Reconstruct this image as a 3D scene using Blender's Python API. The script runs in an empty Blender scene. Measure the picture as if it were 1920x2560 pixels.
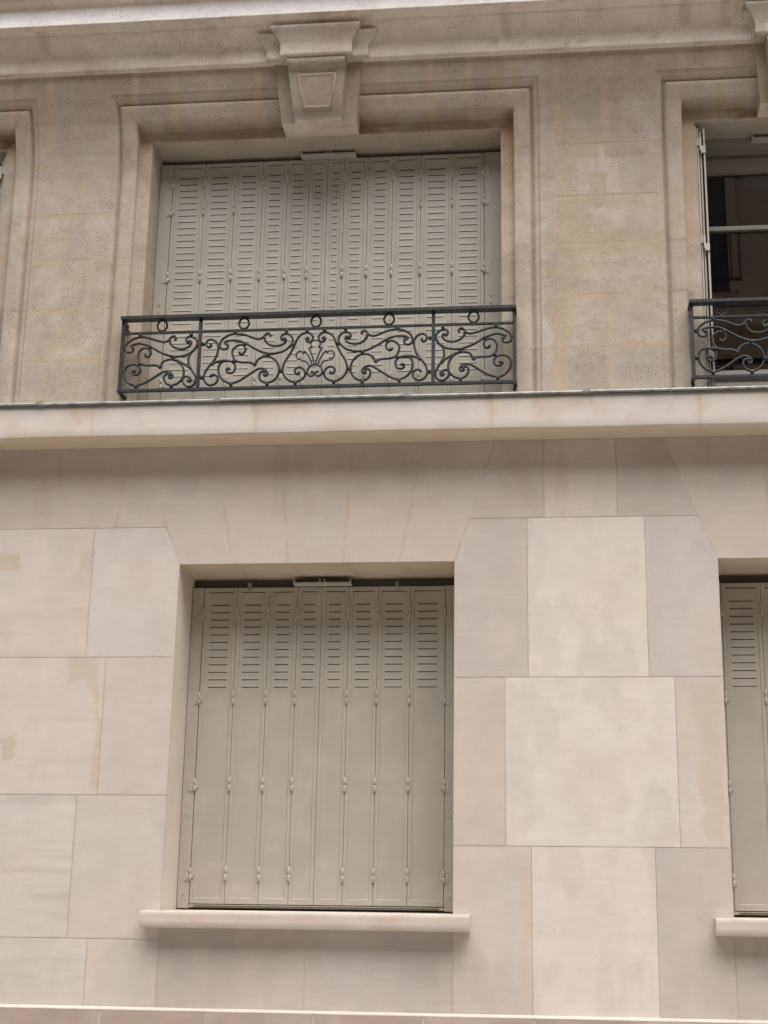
import bpy, bmesh, math
import numpy as np
from mathutils import Matrix, Vector

# ------------------------------------------------------------------ camera, sky, sun, exposure
S = bpy.context.scene
S.render.resolution_x, S.render.resolution_y = 768, 1024
S.render.engine = 'CYCLES'
cam_d = bpy.data.cameras.new('camera')
cam = bpy.data.objects.new('camera', cam_d)
S.collection.objects.link(cam)
S.camera = cam
cam_d.sensor_fit = 'VERTICAL'; cam_d.sensor_height = 36.0; cam_d.lens = 54.918
cam_d.clip_start = 0.05; cam_d.clip_end = 500
_a, _b, _c = math.radians(-6.72525544), math.radians(16.22624254), math.radians(1.02844838)
_f = Vector((math.sin(_a)*math.cos(_b), math.cos(_a)*math.cos(_b), math.sin(_b)))
_r = Vector((math.cos(_a), -math.sin(_a), 0)); _u = _r.cross(_f)
_R = _r*math.cos(_c)+_u*math.sin(_c); _U = -_r*math.sin(_c)+_u*math.cos(_c)
cam.matrix_world = Matrix(((_R.x, _U.x, -_f.x, 1.7931), (_R.y, _U.y, -_f.y, -7.0), (_R.z, _U.z, -_f.z, 1.4619), (0, 0, 0, 1)))

SUN_DIR = Vector((0.24, -0.50, 1.22)).normalized()
W = bpy.data.worlds.new('World'); S.world = W; W.use_nodes = True
wn = W.node_tree.nodes; wl = W.node_tree.links
bg = wn['Background']; sky = wn.new('ShaderNodeTexSky')
sky.sky_type = 'NISHITA'; sky.sun_disc = False
sky.sun_elevation = math.asin(SUN_DIR.z); sky.sun_rotation = math.atan2(SUN_DIR.x, SUN_DIR.y)
sky.air_density = 1.0; sky.dust_density = 6.0; sky.ozone_density = 0.4
wl.new(sky.outputs[0], bg.inputs[0]); bg.inputs[1].default_value = 0.085
sd = bpy.data.lights.new('sun', 'SUN'); sd.energy = 2.0; sd.angle = math.radians(80); sd.color = (1.0, 0.998, 1.0)
sun = bpy.data.objects.new('sun', sd); S.collection.objects.link(sun)
sun.rotation_euler = SUN_DIR.to_track_quat('Z', 'Y').to_euler()
S.view_settings.view_transform = 'Standard'; S.view_settings.look = 'None'
S.view_settings.exposure = 1.04; S.view_settings.gamma = 1.0
C = S.collection

# ------------------------------------------------------------------ noise in plain numpy (stone colouring)
def _hash(i, j, s):
    h = (i*374761393 + j*668265263 + s*974634777) & 0xffffffff
    h = ((h ^ (h >> 13))*1274126177) & 0xffffffff
    return ((h ^ (h >> 16)) & 0xffff)/65535.0
def vnoise(x, y, s=0):
    x = np.asarray(x, float); y = np.asarray(y, float)
    i = np.floor(x).astype(np.int64); j = np.floor(y).astype(np.int64)
    u = x-i; v = y-j; u = u*u*(3-2*u); v = v*v*(3-2*v)
    return (_hash(i, j, s)*(1-u)*(1-v)+_hash(i+1, j, s)*u*(1-v)+_hash(i, j+1, s)*(1-u)*v+_hash(i+1, j+1, s)*u*v)
def fbm(x, y, s=0, o=4):
    t = 0; a = .5; n = 0
    for k in range(o):
        t = t+a*vnoise(x*2**k, y*2**k, s+k*17); n += a; a *= .5
    return t/n
def sstep(a, b, x): t = np.clip((x-a)/(b-a), 0, 1); return t*t*(3-2*t)
def mixc(c, d, f): f = np.asarray(f)[..., None]; return c*(1-f)+np.asarray(d)*f
def inpoly(P, x, z):
    r = np.zeros(np.shape(x), bool); n = len(P)
    for k in range(n):
        (x1, z1), (x2, z2) = P[k], P[(k+1) % n]
        if z1 == z2: continue
        r ^= ((z1 > z) != (z2 > z)) & (x < (x2-x1)*(z-z1)/(z2-z1)+x1)
    return r

# ------------------------------------------------------------------ materials
def new_mat(name):
    m = bpy.data.materials.new(name); m.use_nodes = True
    return m, m.node_tree.nodes, m.node_tree.links, m.node_tree.nodes['Principled BSDF']
def stone_mat(name, pits, bump, fine=.10, mid=.10, small=False):
    m, n, l, b = new_mat(name)
    at = n.new('ShaderNodeAttribute'); at.attribute_name = 'Col'
    geo = n.new('ShaderNodeNewGeometry')
    def noise(scale, detail, rough=.6, stretch=None):
        t = n.new('ShaderNodeTexNoise'); t.inputs['Scale'].default_value = scale; t.inputs['Detail'].default_value = detail
        t.inputs['Roughness'].default_value = rough
        src = geo.outputs['Position']
        if stretch:
            mp = n.new('ShaderNodeMapping'); mp.inputs['Scale'].default_value = stretch
            l.new(src, mp.inputs[0]); src = mp.outputs[0]
        l.new(src, t.inputs['Vector']); return t.outputs['Fac']
    def rng(src, a, b_, c, d):
        r = n.new('ShaderNodeMapRange'); l.new(src, r.inputs[0])
        for i, v in enumerate((a, b_, c, d)): r.inputs[i+1].default_value = v
        return r.outputs[0]
    def mul(a, b_):
        x = n.new('ShaderNodeMath'); x.operation = 'MULTIPLY'; l.new(a, x.inputs[0])
        if isinstance(b_, float): x.inputs[1].default_value = b_
        else: l.new(b_, x.inputs[1])
        return x.outputs[0]
    grain = noise(220, 3, .7); cloud = noise(7, 6, .65); streak = noise(30, 4, .6, (.25, 1, 1.6))
    f = mul(rng(grain, .3, .7, 1-fine, 1+fine), rng(cloud, .3, .7, 1-mid, 1+mid))
    f = mul(f, rng(streak, .3, .7, .97, 1.03))
    hgt = mul(grain, .4)
    if pits:
        def pitset(scale, r0, r1, d0, d1, pick):
            vo = n.new('ShaderNodeTexVoronoi'); vo.inputs['Scale'].default_value = scale; l.new(geo.outputs['Position'], vo.inputs['Vector'])
            sp = rng(vo.outputs['Distance'], r0, r1, 0, 1)
            dens = rng(noise(4.3, 3, .6), d0, d1, 1, 0)
            sel = n.new('ShaderNodeSeparateColor'); l.new(vo.outputs['Color'], sel.inputs[0])
            dens2 = rng(sel.outputs[0], pick, pick+.03, 0, 1)
            mx = n.new('ShaderNodeMath'); mx.operation = 'MAXIMUM'; l.new(sp, mx.inputs[0]); l.new(dens, mx.inputs[1])
            m2 = n.new('ShaderNodeMath'); m2.operation = 'MAXIMUM'; l.new(mx.outputs[0], m2.inputs[0]); l.new(dens2, m2.inputs[1])
            return m2
        pa = pitset(34, .05, .15, .44, .50, .10 if small else .40)
        if small: mx2 = pa
        else:
            pb = pitset(85, .12, .30, .45, .53, .6)
            mx2 = n.new('ShaderNodeMath'); mx2.operation = 'MINIMUM'; l.new(pa.outputs[0], mx2.inputs[0]); l.new(pb.outputs[0], mx2.inputs[1])
        f = mul(f, rng(mx2.outputs[0], 0, 1, 1-pits, 1))
        ad = n.new('ShaderNodeMath'); ad.operation = 'ADD'; l.new(hgt, ad.inputs[0]); l.new(mx2.outputs[0], ad.inputs[1]); hgt = ad.outputs[0]
    vm = n.new('ShaderNodeVectorMath'); vm.operation = 'SCALE'; l.new(at.outputs['Color'], vm.inputs[0]); l.new(f, vm.inputs['Scale'])
    l.new(vm.outputs[0], b.inputs['Base Color']); b.inputs['Roughness'].default_value = .88
    b.inputs['Specular IOR Level'].default_value = .25
    bp = n.new('ShaderNodeBump'); bp.inputs['Strength'].default_value = bump; bp.inputs['Distance'].default_value = .002
    l.new(hgt, bp.inputs['Height']); l.new(bp.outputs[0], b.inputs['Normal'])
    return m
def paint_mat(name, col, rough=.5, metal=0, var=.06, scale=6, bump=0.0, col2=None, patch=40, lo=.45, hi=.6, spec=.5):
    m, n, l, b = new_mat(name)
    geo = n.new('ShaderNodeNewGeometry')
    t = n.new('ShaderNodeTexNoise'); t.inputs['Scale'].default_value = scale; t.inputs['Detail'].default_value = 6
    l.new(geo.outputs['Position'], t.inputs['Vector'])
    r = n.new('ShaderNodeMapRange'); l.new(t.outputs['Fac'], r.inputs[0])
    for i, v in enumerate((.3, .7, 1-var, 1+var)): r.inputs[i+1].default_value = v
    src = None
    if col2 is not None:
        t2 = n.new('ShaderNodeTexNoise'); t2.inputs['Scale'].default_value = patch; t2.inputs['Detail'].default_value = 5
        l.new(geo.outputs['Position'], t2.inputs['Vector'])
        r2 = n.new('ShaderNodeMapRange'); l.new(t2.outputs['Fac'], r2.inputs[0]); r2.inputs[1].default_value = lo; r2.inputs[2].default_value = hi
        mx = n.new('ShaderNodeMix'); mx.data_type = 'RGBA'
        l.new(r2.outputs[0], mx.inputs['Factor']); mx.inputs['A'].default_value = (*col, 1); mx.inputs['B'].default_value = (*col2, 1)
        src = mx.outputs['Result']
    vm = n.new('ShaderNodeVectorMath'); vm.operation = 'SCALE'; vm.inputs[0].default_value = col
    if src: l.new(src, vm.inputs[0])
    l.new(r.outputs[0], vm.inputs['Scale']); l.new(vm.outputs[0], b.inputs['Base Color'])
    b.inputs['Roughness'].default_value = rough; b.inputs['Metallic'].default_value = metal; b.inputs['Specular IOR Level'].default_value = spec
    if bump:
        bp = n.new('ShaderNodeBump'); bp.inputs['Strength'].default_value = bump; bp.inputs['Distance'].default_value = .002
        l.new(t.outputs['Fac'], bp.inputs['Height']); l.new(bp.outputs[0], b.inputs['Normal'])
    return m
M_NEW = stone_mat('limestone_cleaned', .20, .35, .055, .05, small=True)
M_OLD = stone_mat('limestone_weathered', .42, .8, .10, .09)
M_SHUT = paint_mat('shutter_paint', (.415, .392, .340), .45, 0, .05, 3, 0.0, (.46, .435, .375), 7, .48, .72)
M_HINGE = paint_mat('hinge_paint', (.47, .445, .39), .45, 0, .06, 20)
M_SLOT = paint_mat('slot_dark', (.06, .052, .044), .8)
M_IRON = paint_mat('wrought_iron', (.016, .018, .020), .5, 0, .25, 60, .5, (.036, .039, .043), 90, .45, .65)
M_ZINC = paint_mat('zinc_flashing', (.36, .38, .38), .5, .4, .1, 25, .15, (.20, .21, .215), 25, .48, .66)
M_WFRAME = paint_mat('window_frame_paint', (.30, .28, .245), .45, 0, .04, 8)
M_DARK = paint_mat('room_dark', (.14, .10, .075), .9)
M_HEADGAP = paint_mat('head_gap_shade', (.13, .11, .095), .8)  # brown that stands for the shade in the gap over the shutters
M_CURT = paint_mat('room_brown', (.13, .10, .08), .9, 0, .3, 4)
M_ASPH = paint_mat('asphalt', (.22, .21, .195), .9, 0, .15, 12, .5)
M_PAVE = paint_mat('pavement_stone', (.44, .42, .385), .85, 0, .15, 3, .3)
M_KERB = paint_mat('kerb_granite', (.27, .265, .255), .8, 0, .15, 30, .3)
M_OPP = paint_mat('opposite_stone', (.54, .40, .28), .9, 0, .14, 1.5)
M_OPPG = paint_mat('opposite_glass', (.11, .075, .055), .3, 0, .1, 2)
mg, n_, l_, b_ = new_mat('window_glass')
n_.remove(b_)
tr = n_.new('ShaderNodeBsdfTransparent'); gl = n_.new('ShaderNodeBsdfGlossy'); fr = n_.new('ShaderNodeFresnel'); mxs = n_.new('ShaderNodeMixShader')
tr.inputs[0].default_value = (.75, .76, .75, 1); gl.inputs['Roughness'].default_value = .012; fr.inputs[0].default_value = 2.4
l_.new(fr.outputs[0], mxs.inputs[0]); l_.new(tr.outputs[0], mxs.inputs[1]); l_.new(gl.outputs[0], mxs.inputs[2])
l_.new(mxs.outputs[0], n_['Material Output'].inputs[0])
M_GLASS = mg

# ------------------------------------------------------------------ mesh builder
class MB:
    def __init__(s): s.v = []; s.f = []; s.c = []; s.m = []; s.n = 0
    def grid(s, P, col, mi=0, flip=False):
        """P: (a,b,3) array of points, col: (a,b,3) or one colour"""
        a, b = P.shape[:2]; P = P.reshape(-1, 3)
        c = np.broadcast_to(np.asarray(col, float), (a, b, 3)).reshape(-1, 3)
        i = (np.arange(a-1)[:, None]*b+np.arange(b-1)[None]).ravel()+s.n
        q = np.stack([i, i+1, i+b+1, i+b], 1)
        if flip: q = q[:, ::-1]
        s.v.append(P); s.c.append(c); s.f.append(q); s.m.append(np.full(len(q), mi)); s.n += a*b
    def quad(s, p, col=(.5, .5, .5), mi=0):
        s.grid(np.array([[p[0], p[1]], [p[3], p[2]]], float), col, mi)
    def box(s, x0, x1, y0, y1, z0, z1, col=(.5, .5, .5), mi=0, skip=''):
        c = lambda x, y, z: (x, y, z)
        F = {'f': [c(x0, y0, z0), c(x1, y0, z0), c(x1, y0, z1), c(x0, y0, z1)], 'b': [c(x1, y1, z0), c(x0, y1, z0), c(x0, y1, z1), c(x1, y1, z1)],
             'l': [c(x0, y1, z0), c(x0, y0, z0), c(x0, y0, z1), c(x0, y1, z1)], 'r': [c(x1, y0, z0), c(x1, y1, z0), c(x1, y1, z1), c(x1, y0, z1)],
             't': [c(x0, y0, z1), c(x1, y0, z1), c(x1, y1, z1), c(x0, y1, z1)], 'd': [c(x0, y1, z0), c(x1, y1, z0), c(x1, y0, z0), c(x0, y0, z0)]}
        for k in F:
            if k not in skip: s.quad(F[k], col, mi)
    def tube(s, pts, rad, k=8, flat=1.0, mi=0, smooth=True, cap=True):
        """pts (n,3), rad scalar or (n,), section k-gon; ribs lie across the curve and along y"""
        P = np.asarray(pts, float); n = len(P); rad = np.broadcast_to(np.asarray(rad, float), (n,))
        T = np.gradient(P, axis=0); T /= np.linalg.norm(T, axis=1)[:, None]+1e-12
        Yv = np.array([0, 1.0, 0]) if abs(T[:, 1]).max() < .9 else np.array([1.0, 0, 0])
        A = np.cross(T, Yv); A /= np.linalg.norm(A, axis=1)[:, None]+1e-12; B = np.cross(A, T)
        th = (np.arange(k+1)+.5)*2*math.pi/k
        ring = P[:, None]+rad[:, None, None]*(np.cos(th)[None, :, None]*A[:, None]+flat*np.sin(th)[None, :, None]*B[:, None])
        s.grid(ring, (.5, .5, .5), mi)
        if cap:
            for e in (0, n-1):
                g = np.stack([ring[e], np.repeat(ring[e].mean(0)[None], k+1, 0)])
                s.grid(g, (.5, .5, .5), mi, flip=(e == 0))
    def build(s, name, mats, parent=None, smooth=False, weld=False):
        me = bpy.data.meshes.new(name)
        V = np.concatenate(s.v); F = np.concatenate(s.f); Cc = np.concatenate(s.c); Mi = np.concatenate(s.m)
        me.vertices.add(len(V)); me.vertices.foreach_set('co', V.ravel())
        me.loops.add(len(F)*4); me.loops.foreach_set('vertex_index', F.ravel().astype(np.int32))
        me.polygons.add(len(F)); me.polygons.foreach_set('loop_start', np.arange(len(F), dtype=np.int32)*4)
        me.polygons.foreach_set('material_index', Mi.astype(np.int32))
        if smooth: me.polygons.foreach_set('use_smooth', np.ones(len(F), bool))
        at = me.color_attributes.new('Col', 'FLOAT_COLOR', 'POINT')
        at.data.foreach_set('color', np.concatenate([Cc, np.ones((len(Cc), 1))], 1).ravel())
        for m in (mats if isinstance(mats, (list, tuple)) else [mats]): me.materials.append(m)
        me.update(); me.validate()
        if weld:
            bm = bmesh.new(); bm.from_mesh(me); bmesh.ops.remove_doubles(bm, verts=bm.verts, dist=1e-5); bm.to_mesh(me); bm.free()
        o = bpy.data.objects.new(name, me); C.objects.link(o)
        if parent: o.parent = parent
        return o
def thing(name, label, cat, group=None):
    o = bpy.data.objects.new(name, None); C.objects.link(o); o.empty_display_size = .2
    o['label'] = label; o['category'] = cat
    if group: o['group'] = group
    return o
def copy_tree(o, parent=None):
    c = o.copy(); C.objects.link(c)
    if parent: c.parent = parent
    for ch in list(o.children): copy_tree(ch, c)
    return c
def spline(pts, step=.004):
    P = np.array(pts, float); P = np.vstack([2*P[0]-P[1], P, 2*P[-1]-P[-2]]); out = []
    for k in range(1, len(P)-2):
        p0, p1, p2, p3 = P[k-1:k+3]; n = max(2, int(np.linalg.norm(p2-p1)/step))
        t = np.linspace(0, 1, n, endpoint=False)[:, None]
        out.append(.5*((2*p1)+(-p0+p2)*t+(2*p0-5*p1+4*p2-p3)*t*t+(-p0+3*p1-3*p2+p3)*t**3))
    out.append(P[-2][None]); return np.concatenate(out)
# ------------------------------------------------------------------ street (structure)
def struct(o): o['kind'] = 'structure'; return o
mb = MB(); mb.box(-60, 60, -11.2, -2.6, -.30, 0.0); struct(mb.build('road', M_ASPH))
mb = MB(); mb.box(-60, 60, -2.42, .2, -.2, .13); mb.box(-60, 60, -14.2, -11.38, -.2, .13); struct(mb.build('pavement', M_PAVE))
mb = MB(); mb.box(-60, 60, -2.6, -2.42, -.2, .135); mb.box(-60, 60, -11.38, -11.2, -.2, .135); struct(mb.build('kerb', M_KERB))
mb = MB(); mb.box(-300, 300, -300, 300, -.6, -.31); struct(mb.build('ground', M_ASPH))

# ------------------------------------------------------------------ the building
BLD = thing('apartment_building', 'cream limestone apartment house front with grey folding metal shutters, string course and carved console', 'building')
CREAM = (.67, .63, .578); GREY = (.52, .480, .440); TAN = (.56, .505, .445); PALE = (.57, .535, .495); OCH = (.53, .44, .33)

def paint_lower(X, Z, base, seed, edge=None, streak=0.0):
    c = np.broadcast_to(np.array(base, float), X.shape+(3,)).copy()
    n1 = fbm(X*3.1, Z*3.1, seed); n2 = fbm(X*1.2+7, Z*2.4, seed+5); n3 = fbm(X*9, Z*9, seed+9)
    c = mixc(c, (.60, .52, .41), .32*sstep(.50, .75, n1))
    c = mixc(c, (.60, .575, .53), .45*sstep(.52, .75, n2))
    if streak: c = c*(1-streak*sstep(.5, .75, fbm(X*2.2, Z*26, seed+3)))[..., None]
    c = c*(.97+.06*n3)[..., None]
    if edge is not None:
        k = np.exp(-(edge/.007)**2)*sstep(.42, .62, fbm(X*5, Z*5, seed+21))
        c = mixc(c, OCH, .30*k)
    p1 = fbm(X*4.2+seed*1.7, Z*3.1, seed+50, 5); p2 = fbm(X*5.5+seed, Z*2.4+9, seed+60, 5)
    c = mixc(c, (.615, .54, .45), .24*sstep(.555, .60, p1)); c = mixc(c, (.50, .47, .445), .24*sstep(.565, .61, p2))
    top = sstep(3.42, 3.62, Z)
    c = mixc(c, (.45, .37, .275), .26*top*sstep(.50, .66, fbm(X*13+2, Z*1.6, 620, 4))*sstep(.35, .6, fbm(X*3, Z*2, 621)))
    low = 1-sstep(1.36, 1.60, Z)
    c = mixc(c, (.42, .385, .35), .15*low*sstep(.50, .68, fbm(X*15+4, Z*1.8, 630, 4)))
    if Z.max() > 3.3 and Z.min() < 3.9:
        for (xa, za, xb, zb) in VJ:
            tt = np.clip(((X-xa)*(xb-xa)+(Z-za)*(zb-za))/((xb-xa)**2+(zb-za)**2), 0, 1); d = np.hypot(X-xa-tt*(xb-xa), Z-za-tt*(zb-za))
            c = mixc(c, (.43, .33, .22), .42*np.exp(-(d/.0055)**2)*sstep(.38, .58, fbm(X*7, Z*7, 640)))
    # old repairs and smears
    for P, col, a in LPATCH:
        d = fbm(X*14, Z*14, 3)*.06-.03
        c = mixc(c, col, a*inpoly(P, X+d, Z+d).astype(float))
    return c
LPATCH = [([(-1.0, 3.352), (-.77, 3.344), (-.765, 3.265), (-1.0, 3.262)], (.545, .455, .335), .8),
          ([(-.495, 3.345), (-.40, 3.345), (-.43, 3.25), (-.49, 3.25)], (.55, .46, .345), .7),
          ([(-.52, 2.82), (-.36, 2.83), (-.327, 2.2), (-.36, 2.2), (-.37, 2.45), (-.35, 2.6), (-.45, 2.76)], (.55, .455, .34), .65),
          ([(-.80, 2.45), (-.74, 2.47), (-.71, 2.38), (-.77, 2.34)], (.54, .445, .325), .75),
          ([(-.52, 2.81), (-.43, 2.80), (-.41, 2.72), (-.50, 2.70)], (.54, .46, .35), .6),
          ([(2.33, 2.70), (2.48, 2.70), (2.48, 2.0), (2.40, 2.02), (2.36, 2.3), (2.40, 2.4)], (.565, .475, .365), .6),
          ([(2.29, 2.30), (2.37, 2.25), (2.39, 2.0), (2.29, 2.0)], (.60, .57, .53), .5),
          ([(1.52, 3.84), (1.66, 3.84), (1.66, 3.52), (1.60, 3.56)], (.50, .40, .27), .25),
          ([(1.58, 1.9), (1.635, 1.9), (1.635, 1.3), (1.59, 1.3), (1.60, 1.6)], (.59, .49, .37), .6),
          ([(1.38, 1.95), (1.45, 1.96), (1.50, 1.85), (1.40, 1.83)], (.60, .51, .40), .3)]
VJ = [(0, 3.27, -.235, 3.86), (.257, 3.27, .165, 3.7), (.517, 3.27, .49, 3.62), (.78, 3.27, .812, 3.86), (1.045, 3.27, 1.155, 3.86), (1.3, 3.27, 1.49, 3.86),
      (2.5, 3.27, 2.265, 3.86), (2.78, 3.27, 2.70, 3.86), (-.32, 3.454, -.30, 3.7), (-.615, 3.454, -.62, 3.85)]
LB = MB()
def block(c4, base, seed, res=.013, streak=0.0, mbx=None, y=0.0, ng='', g=.0009):
    """c4: bottom-left, bottom-right, top-right, top-left (x,z) of one ashlar block; hair joint left round it"""
    mbx = mbx or LB
    bl, br, tr_, tl = [np.array(p, float) for p in c4]
    w = max(np.linalg.norm(br-bl), np.linalg.norm(tr_-tl)); h = max(np.linalg.norm(tl-bl), np.linalg.norm(tr_-br))
    nu = max(3, int(w/res)+1); nv = max(3, int(h/res)+1)
    u = np.linspace(0 if 'l' in ng else g/w, 1 if 'r' in ng else 1-g/w, nu); v = np.linspace(0 if 'b' in ng else g/h, 1 if 't' in ng else 1-g/h, nv)
    u = np.concatenate([[u[0]], [u[0]+.008/w], u[1:-1], [u[-1]-.008/w], [u[-1]]]) if w > .1 else u
    v = np.concatenate([[v[0]], [v[0]+.008/h], v[1:-1], [v[-1]-.008/h], [v[-1]]]) if h > .1 else v
    U, V = np.meshgrid(np.sort(u), np.sort(v))
    P2 = (bl*((1-U)*(1-V))[..., None]+br*(U*(1-V))[..., None]+tr_*(U*V)[..., None]+tl*((1-U)*V)[..., None])
    big = lambda k: 9. if k in ng else 0.
    e = np.minimum(np.minimum(U*w+big('l'), (1-U)*w+big('r')), np.minimum(V*h+big('b'), (1-V)*h+big('t')))
    X, Z = P2[..., 0], P2[..., 1]
    col = paint_lower(X, Z, base, seed, e, streak)
    Y = y+.0010*(fbm(X*1.5, Z*1.5, seed+40)-.5)+.0002*np.exp(-(e/.004)**2)
    mbx.grid(np.stack([X, Y, Z], -1), col)
def rblock(x0, x1, z0, z1, base, seed, **k): block([(x0, z0), (x1, z0), (x1, z1), (x0, z1)], base, seed, **k)
zL, zC, zB, zA, zS = 1.272, 1.979, 2.727, 3.475, 3.857
zD2, zC2, zB2, zA2 = 1.56, 2.191, 2.827, 3.454
# right pier
xl = lambda z: -.235*(z-3.27)/(zS-3.27); xr = lambda z: 1.3+.19*(z-3.27)/(zS-3.27); xq = lambda z: 2.5-.235*(z-3.27)/(zS-3.27)
def shoulder(x0, x1, z0, z1, side, base, seed):
    rblock(x0, x1, z0, 3.27, base, seed, ng='t')
    f = xl if side == 'r' and x1 < 1 else xq
    if side == 'l': block([(x0, 3.27), (x1, 3.27), (x1, z1), (xr(z1), z1)], base, seed, ng='b')
    else: block([(x0, 3.27), (x1, 3.27), (f(z1), z1), (x0, z1)], base, seed, ng='b')
shoulder(1.3, 1.637, zB, zA, 'l', GREY, 1); rblock(1.637, 2.175, zB, zA, CREAM, 2); shoulder(2.175, 2.5, zB, zA, 'r', (0.545, 0.507, 0.475), 3)
rblock(1.3, 1.531, zC, zB, (0.537, 0.490, 0.442), 4); rblock(1.531, 2.287, zC, zB, CREAM, 5); rblock(2.287, 2.5, zC, zB, TAN, 6)
rblock(1.3, 1.643, zL, zC, (0.512, 0.473, 0.435), 7); rblock(1.643, 2.178, zL, zC, (.655, .61, .55), 8); rblock(2.178, 2.5, zL, zC, (0.507, 0.469, 0.433), 9)
# under the windows
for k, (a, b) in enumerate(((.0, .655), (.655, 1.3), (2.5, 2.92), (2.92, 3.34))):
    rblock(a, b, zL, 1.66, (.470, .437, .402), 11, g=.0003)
# left pier
shoulder(-.425, 0, zB2, zA2, 'r', PALE, 20); rblock(-1.25, -.425, zB2, zA2, (0.598, 0.550, 0.491), 21, streak=.06)
rblock(-.327, 0, zC2, zB2, (0.553, 0.506, 0.456), 22); rblock(-1.15, -.327, zC2, zB2, (0.598, 0.550, 0.488), 23, streak=.05)
rblock(-.42, 0, zD2, zC2, (0.553, 0.513, 0.469), 24); rblock(-1.05, -.42, zD2, zC2, (0.568, 0.532, 0.488), 25, streak=.12)
rblock(-.325, 0, zL, zD2, (0.544, 0.509, 0.466), 26); rblock(-1.2, -.325, zL, zD2, (0.553, 0.513, 0.469), 27, streak=.06)
for r, (z0, z1, xe) in enumerate(((zB2, zA2, -1.25), (zC2, zB2, -1.15), (zD2, zC2, -1.05), (zL, zD2, -1.2))):
    for k in range(6): rblock(xe-.95*(k+1), xe-.95*k, z0, z1, (PALE, GREY, TAN)[(r+k) % 3], 60+r*7+k, res=.06)
# flat arch over the windows: slanted voussoirs down to the soffit, joints traced course by course
def arch(x0, x1, dx, s0):
    T = [-.235+dx, .165+dx, .487+dx, .812+dx, 1.155+dx, 1.49+dx]; B = [0+dx, .257+dx, .517+dx, .780+dx, 1.045+dx, x1]
    T[0] = x0-.235; B[0] = x0
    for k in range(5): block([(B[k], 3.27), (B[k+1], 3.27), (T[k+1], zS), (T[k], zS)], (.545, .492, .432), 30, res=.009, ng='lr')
    return T
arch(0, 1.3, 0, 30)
# shoulders between arches
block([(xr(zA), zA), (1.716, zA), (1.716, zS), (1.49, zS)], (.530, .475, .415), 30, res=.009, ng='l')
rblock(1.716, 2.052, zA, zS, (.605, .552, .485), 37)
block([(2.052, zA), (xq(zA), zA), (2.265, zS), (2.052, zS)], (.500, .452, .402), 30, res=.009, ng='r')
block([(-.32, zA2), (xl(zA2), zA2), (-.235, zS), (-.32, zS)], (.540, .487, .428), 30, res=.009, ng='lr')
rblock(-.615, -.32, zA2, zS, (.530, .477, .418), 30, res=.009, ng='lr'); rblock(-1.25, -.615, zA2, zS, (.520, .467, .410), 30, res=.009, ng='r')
for k in range(6): rblock(-1.25-.95*(k+1), -1.25-.95*k, zA2, zS, GREY, 42+k, res=.06)
# second window's arch (opening 2.5 .. 3.34)
T2 = [2.265, 2.70, 3.14, 3.575]; B2 = [2.5, 2.78, 3.06, 3.34]
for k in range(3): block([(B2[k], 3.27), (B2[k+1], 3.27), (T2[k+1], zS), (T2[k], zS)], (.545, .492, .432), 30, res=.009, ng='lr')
xr2 = lambda z: 3.34+.235*(z-3.27)/(zS-3.27)
rblock(3.34, 3.665, zB, 3.27, GREY, 54, ng='t'); block([(3.34, 3.27), (3.665, 3.27), (3.665, zA), (xr2(zA), zA)], GREY, 54, ng='b')
block([(xr2(zA), zA), (3.79, zA), (3.79, zS), (xr2(zS), zS)], TAN, 55)
for r, (z0, z1) in enumerate(((zL, zC), (zC, zB), (zB, zA), (zA, zS))):
    x = (3.34, 3.34, 3.665, 3.79)[r]
    k = 0
    while x < 9: rblock(x, min(9, x+.8), z0, z1, (GREY, CREAM, PALE)[(r+k) % 3], 90+r*9+k, res=.06); x += .8; k += 1
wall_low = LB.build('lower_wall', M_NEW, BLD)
# mortar behind the hair joints
mb = MB(); jc = (.52, .415, .29)
for a, b, z0, z1 in ((-7, 0, zL-.05, 3.27), (1.3, 2.5, zL-.05, 3.27), (3.34, 9, zL-.05, 3.27), (0, 1.3, zL-.05, 1.65), (2.5, 3.34, zL-.05, 1.65), (-7, 9, 3.2705, zS+.02)):
    mb.quad([(a, .0018, z0), (b, .0018, z0), (b, .0018, z1), (a, .0018, z1)], jc)
mb.build('mortar_bed', M_NEW, BLD)
# window reveals, lower storey
def paint_c(X, Z, base, seed, amp=.06):
    n = fbm(X*4, Z*4, seed); return np.array(base)*(1-amp+2*amp*n)[..., None]
def reveal(x0, x1, z0, z1, yb, seed):
    m = MB()
    for x in (x0, x1):
        Yv, Zv = np.meshgrid(np.linspace(0.0005, yb, 12), np.linspace(z0, z1, 60))
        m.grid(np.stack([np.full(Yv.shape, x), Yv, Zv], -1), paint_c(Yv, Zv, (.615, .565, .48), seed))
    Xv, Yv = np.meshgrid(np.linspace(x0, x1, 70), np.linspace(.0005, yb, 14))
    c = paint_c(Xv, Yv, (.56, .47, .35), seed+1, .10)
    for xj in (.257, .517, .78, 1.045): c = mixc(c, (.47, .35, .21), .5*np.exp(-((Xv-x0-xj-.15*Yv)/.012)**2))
    m.grid(np.stack([Xv, Yv, np.full(Xv.shape, z1)], -1), c)
    return m.build('window_reveal', M_NEW, BLD)
reveal(0, 1.3, 1.655, 3.27, .34, 70); reveal(2.5, 3.34, 1.655, 3.27, .34, 75)

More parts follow.
